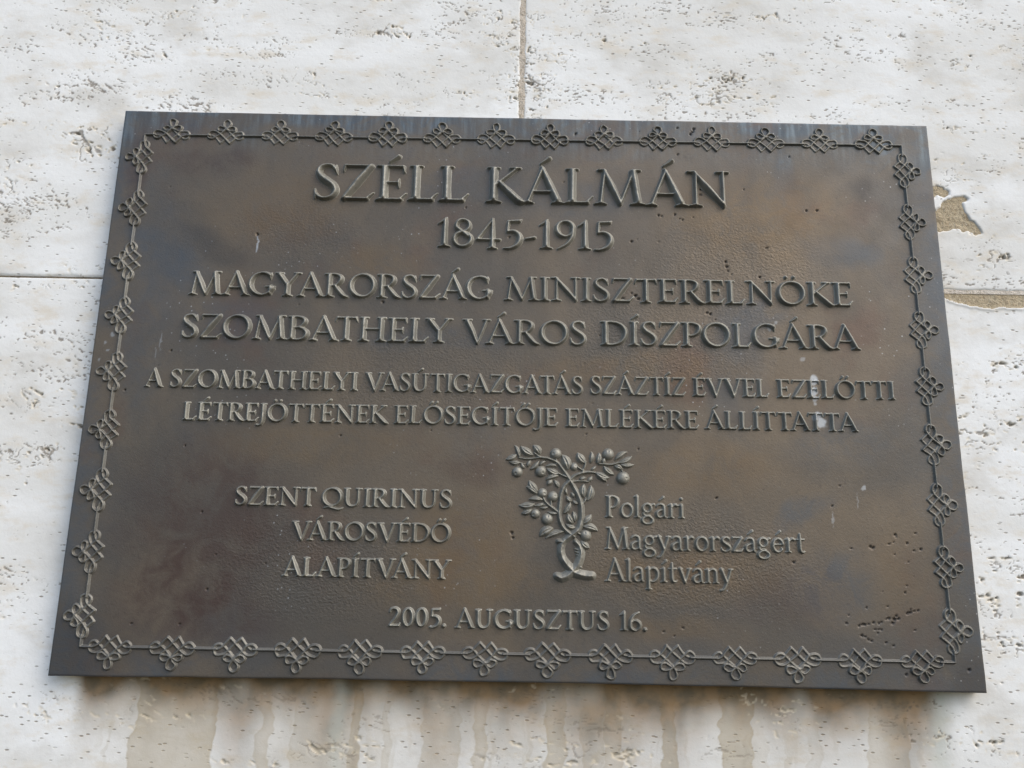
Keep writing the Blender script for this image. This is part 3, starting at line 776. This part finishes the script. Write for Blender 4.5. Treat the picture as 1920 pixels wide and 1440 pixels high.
# ------------------------------------------------------------------ fruit-tree emblem
def tp(x, y):
    u, v = x / 1536.0, y / 1440.0
    a = np.array([-31.2, -56.4]); b = np.array([143.8, -53.2]); c = np.array([-27.3, -215.0]); d = np.array([140.2, -212.0])
    return a * (1 - u) * (1 - v) + b * u * (1 - v) + c * (1 - u) * v + d * u * v
PX = .1125
def tc(pts, n=5, hf=1.0):
    return C([(*tp(x, y), w * PX) for x, y, w in pts], n)
trunk = [
    tc([(905, 1300, 40), (840, 1295, 42), (760, 1275, 44), (700, 1220, 42), (645, 1150, 38), (628, 1080, 36), (640, 1015, 34), (685, 970, 34), (740, 930, 34), (790, 880, 33), (812, 790, 30), (810, 680, 28), (785, 590, 27), (745, 510, 22),
        (712, 450, 20), (660, 370, 17), (600, 290, 15), (520, 250, 13), (440, 235, 12), (390, 195, 10)]),
    tc([(590, 1300, 34), (640, 1315, 44), (710, 1280, 42), (780, 1200, 40), (808, 1110, 38), (795, 1045, 32), (760, 1000, 26)]),
    tc([(745, 955, 22), (685, 912, 26), (640, 860, 24), (616, 790, 22), (612, 720, 22), (620, 640, 20), (628, 580, 20), (655, 510, 21), (702, 458, 20), (750, 410, 18), (820, 382, 15), (890, 374, 13), (940, 380, 9)]),
    tc([(605, 997, 26), (655, 1000, 30)]),
    tc([(970, 300, 9), (1020, 300, 11), (1080, 305, 11), (1150, 285, 10), (1235, 258, 6)]), tc([(822, 372, 10), (845, 310, 9), (850, 275, 8)]), tc([(770, 322, 8), (830, 362, 9)]),
    tc([(605, 738, 18), (540, 690, 14), (490, 645, 11), (468, 600, 8)]), tc([(540, 690, 9), (540, 630, 8)]), tc([(725, 460, 12), (800, 455, 10), (880, 462, 7)]),
    tc([(705, 430, 14), (640, 402, 11), (600, 380, 8)]), tc([(250, 240, 8), (330, 252, 9), (440, 240, 10)]), tc([(480, 672, 8), (390, 680, 7)]), tc([(590, 275, 9), (585, 250, 8)]), tc([(600, 300, 8), (500, 318, 7)]),
    tc([(1175, 350, 8), (1185, 385, 8)]), tc([(820, 670, 8), (840, 640, 7)]), tc([(780, 925, 10), (820, 940, 9)]), tc([(300, 300, 7), (240, 285, 6)])]
for k in range(7):                                  # bark grooves read as raised rings on the stump and the roots
    y = 1050 + 26 * k
    trunk.append(tc([(752 + 7 * k, y + 14, 7), (790 + 3 * k, y + 22, 10), (818 - 2 * k, y + 2, 6)], 4))
for k in range(5):
    trunk.append(tc([(640 + 17 * k, 1345 - 12 * k, 5), (660 + 16 * k, 1310 - 10 * k, 8)], 4))
emblem = relief_obj('tree_emblem', trunk, .40, 4.8, 4.2, plaque, 0, blur=1, sharp=1.0, lump=.28)
emblem['label'] = 'raised fruit tree emblem with two entwined trunks'

def lobes(s):
    # two lobes either side of a sunken midrib
    d = np.gradient(s[:, :2], axis=0); d /= np.linalg.norm(d, axis=1)[:, None] + 1e-9
    n = np.stack([-d[:, 1], d[:, 0]], 1)
    out = []
    for sg in (-1, 1):
        q = s.copy(); q[:, :2] += n * (sg * .30 * s[:, 2:3]); q[:, 2] *= .78
        out.append(q)
    return out
LEAVES = [(255, 235, 215, 128, 18), (228, 212, 135, 257, 22), (258, 285, 165, 278, 20), (300, 338, 275, 285, 13), (378, 215, 270, 135, 28), (438, 206, 380, 128, 26), (330, 325, 357, 266, 15), (352, 348, 430, 270, 17), (440, 312, 490, 273, 13),
          (690, 348, 638, 218, 34), (612, 388, 503, 338, 25), (592, 322, 498, 313, 13), (604, 408, 493, 444, 20), (548, 448, 513, 494, 19), (568, 452, 605, 518, 17), (414, 548, 345, 453, 27), (412, 572, 318, 508, 24), (466, 628, 343, 622, 20),
          (388, 664, 253, 676, 26), (472, 658, 393, 678, 14), (362, 714, 275, 748, 22), (512, 690, 438, 697, 12), (602, 746, 508, 733, 13), (652, 912, 490, 972, 22), (552, 884, 440, 952, 32), (655, 748, 712, 648, 23), (737, 838, 690, 753, 26),
          (752, 822, 735, 733, 22), (757, 877, 673, 843, 19), (725, 640, 680, 593, 19), (747, 606, 718, 562, 13), (785, 662, 733, 633, 15), (682, 578, 675, 522, 11), (836, 602, 836, 483, 25), (866, 632, 897, 498, 27), (832, 658, 852, 598, 9),
          (826, 838, 897, 760, 26), (828, 866, 957, 905, 27), (812, 998, 883, 1057, 25), (846, 288, 779, 198, 29), (892, 288, 902, 188, 17), (955, 292, 971, 198, 23), (1010, 302, 1026, 243, 15), (1118, 262, 1222, 188, 20), (1148, 287, 1264, 230, 22),
          (1163, 300, 1282, 306, 19), (1108, 318, 1182, 352, 23), (1014, 320, 1107, 397, 23), (944, 380, 1062, 426, 27), (950, 402, 1037, 462, 23), (900, 352, 942, 318, 11), (798, 446, 852, 425, 15), (868, 457, 907, 413, 15)]
for i, (x0, y0, x1, y1, w) in enumerate(LEAVES):
    rr = random.Random(i)
    nx, ny = -(y1 - y0), (x1 - x0)
    L = math.hypot(nx, ny); bend = rr.choice([-1, 1]) * L * .09
    mid = lambda t: (x0 + (x1 - x0) * t + nx / L * bend * 4 * t * (1 - t), y0 + (y1 - y0) * t + ny / L * bend * 4 * t * (1 - t))
    prof = [(0, .22), (.15, .6), (.35, .98), (.55, 1.0), (.75, .72), (.9, .36), (1, .12)]
    s = tc([(*mid(t), w * 1.22 * p) for t, p in prof], 4)
    o = relief_obj('leaf', lobes(s), .38, 3.6, 3.0, emblem, 0, blur=1, sharp=.9, lump=.2, seed=i)
FRUITS = [(582, 205, 50), (1053, 210, 52), (1187, 428, 58), (237, 372, 48), (447, 368, 51), (747, 325, 36), (462, 565, 42), (556, 598, 47), (397, 752, 43), (505, 800, 51), (850, 945, 51)]
for i, (x, y, r) in enumerate(FRUITS):
    cx, cz = tp(x, y)
    r *= PX
    xs = np.arange(-r - 1, r + 1, .42)
    X, Z = np.meshgrid(xs + cx, xs + cz)
    d = np.hypot(X - cx, Z - cz) / r
    h = r * .78 * np.sqrt(np.clip(1 - d * d, 0, 1)) * (1 - .06 * fbm(X / 2, Z / 2, i, 2))
    a = random.Random(i + 50).uniform(0, 6.28)                 # small calyx dimple
    h = h - .9 * np.exp(-(((X - cx - .45 * r * math.cos(a)) ** 2 + (Z - cz - .45 * r * math.sin(a)) ** 2) / .8))
    h[1:-1, 1:-1] = (h[1:-1, 1:-1] * 2 + h[:-2, 1:-1] + h[2:, 1:-1]) / 4
    on = h > .04
    keep = on[:-1, :-1] | on[:-1, 1:] | on[1:, 1:] | on[1:, :-1]
    z0 = np.zeros_like(X)
    sheet_rel('fruit', X, Z, -T - h + .16, emblem, (cx, -T, cz - r), keep, dict(pit=z0, chalk=z0, umber=z0, ochre=z0, verdigris=z0))
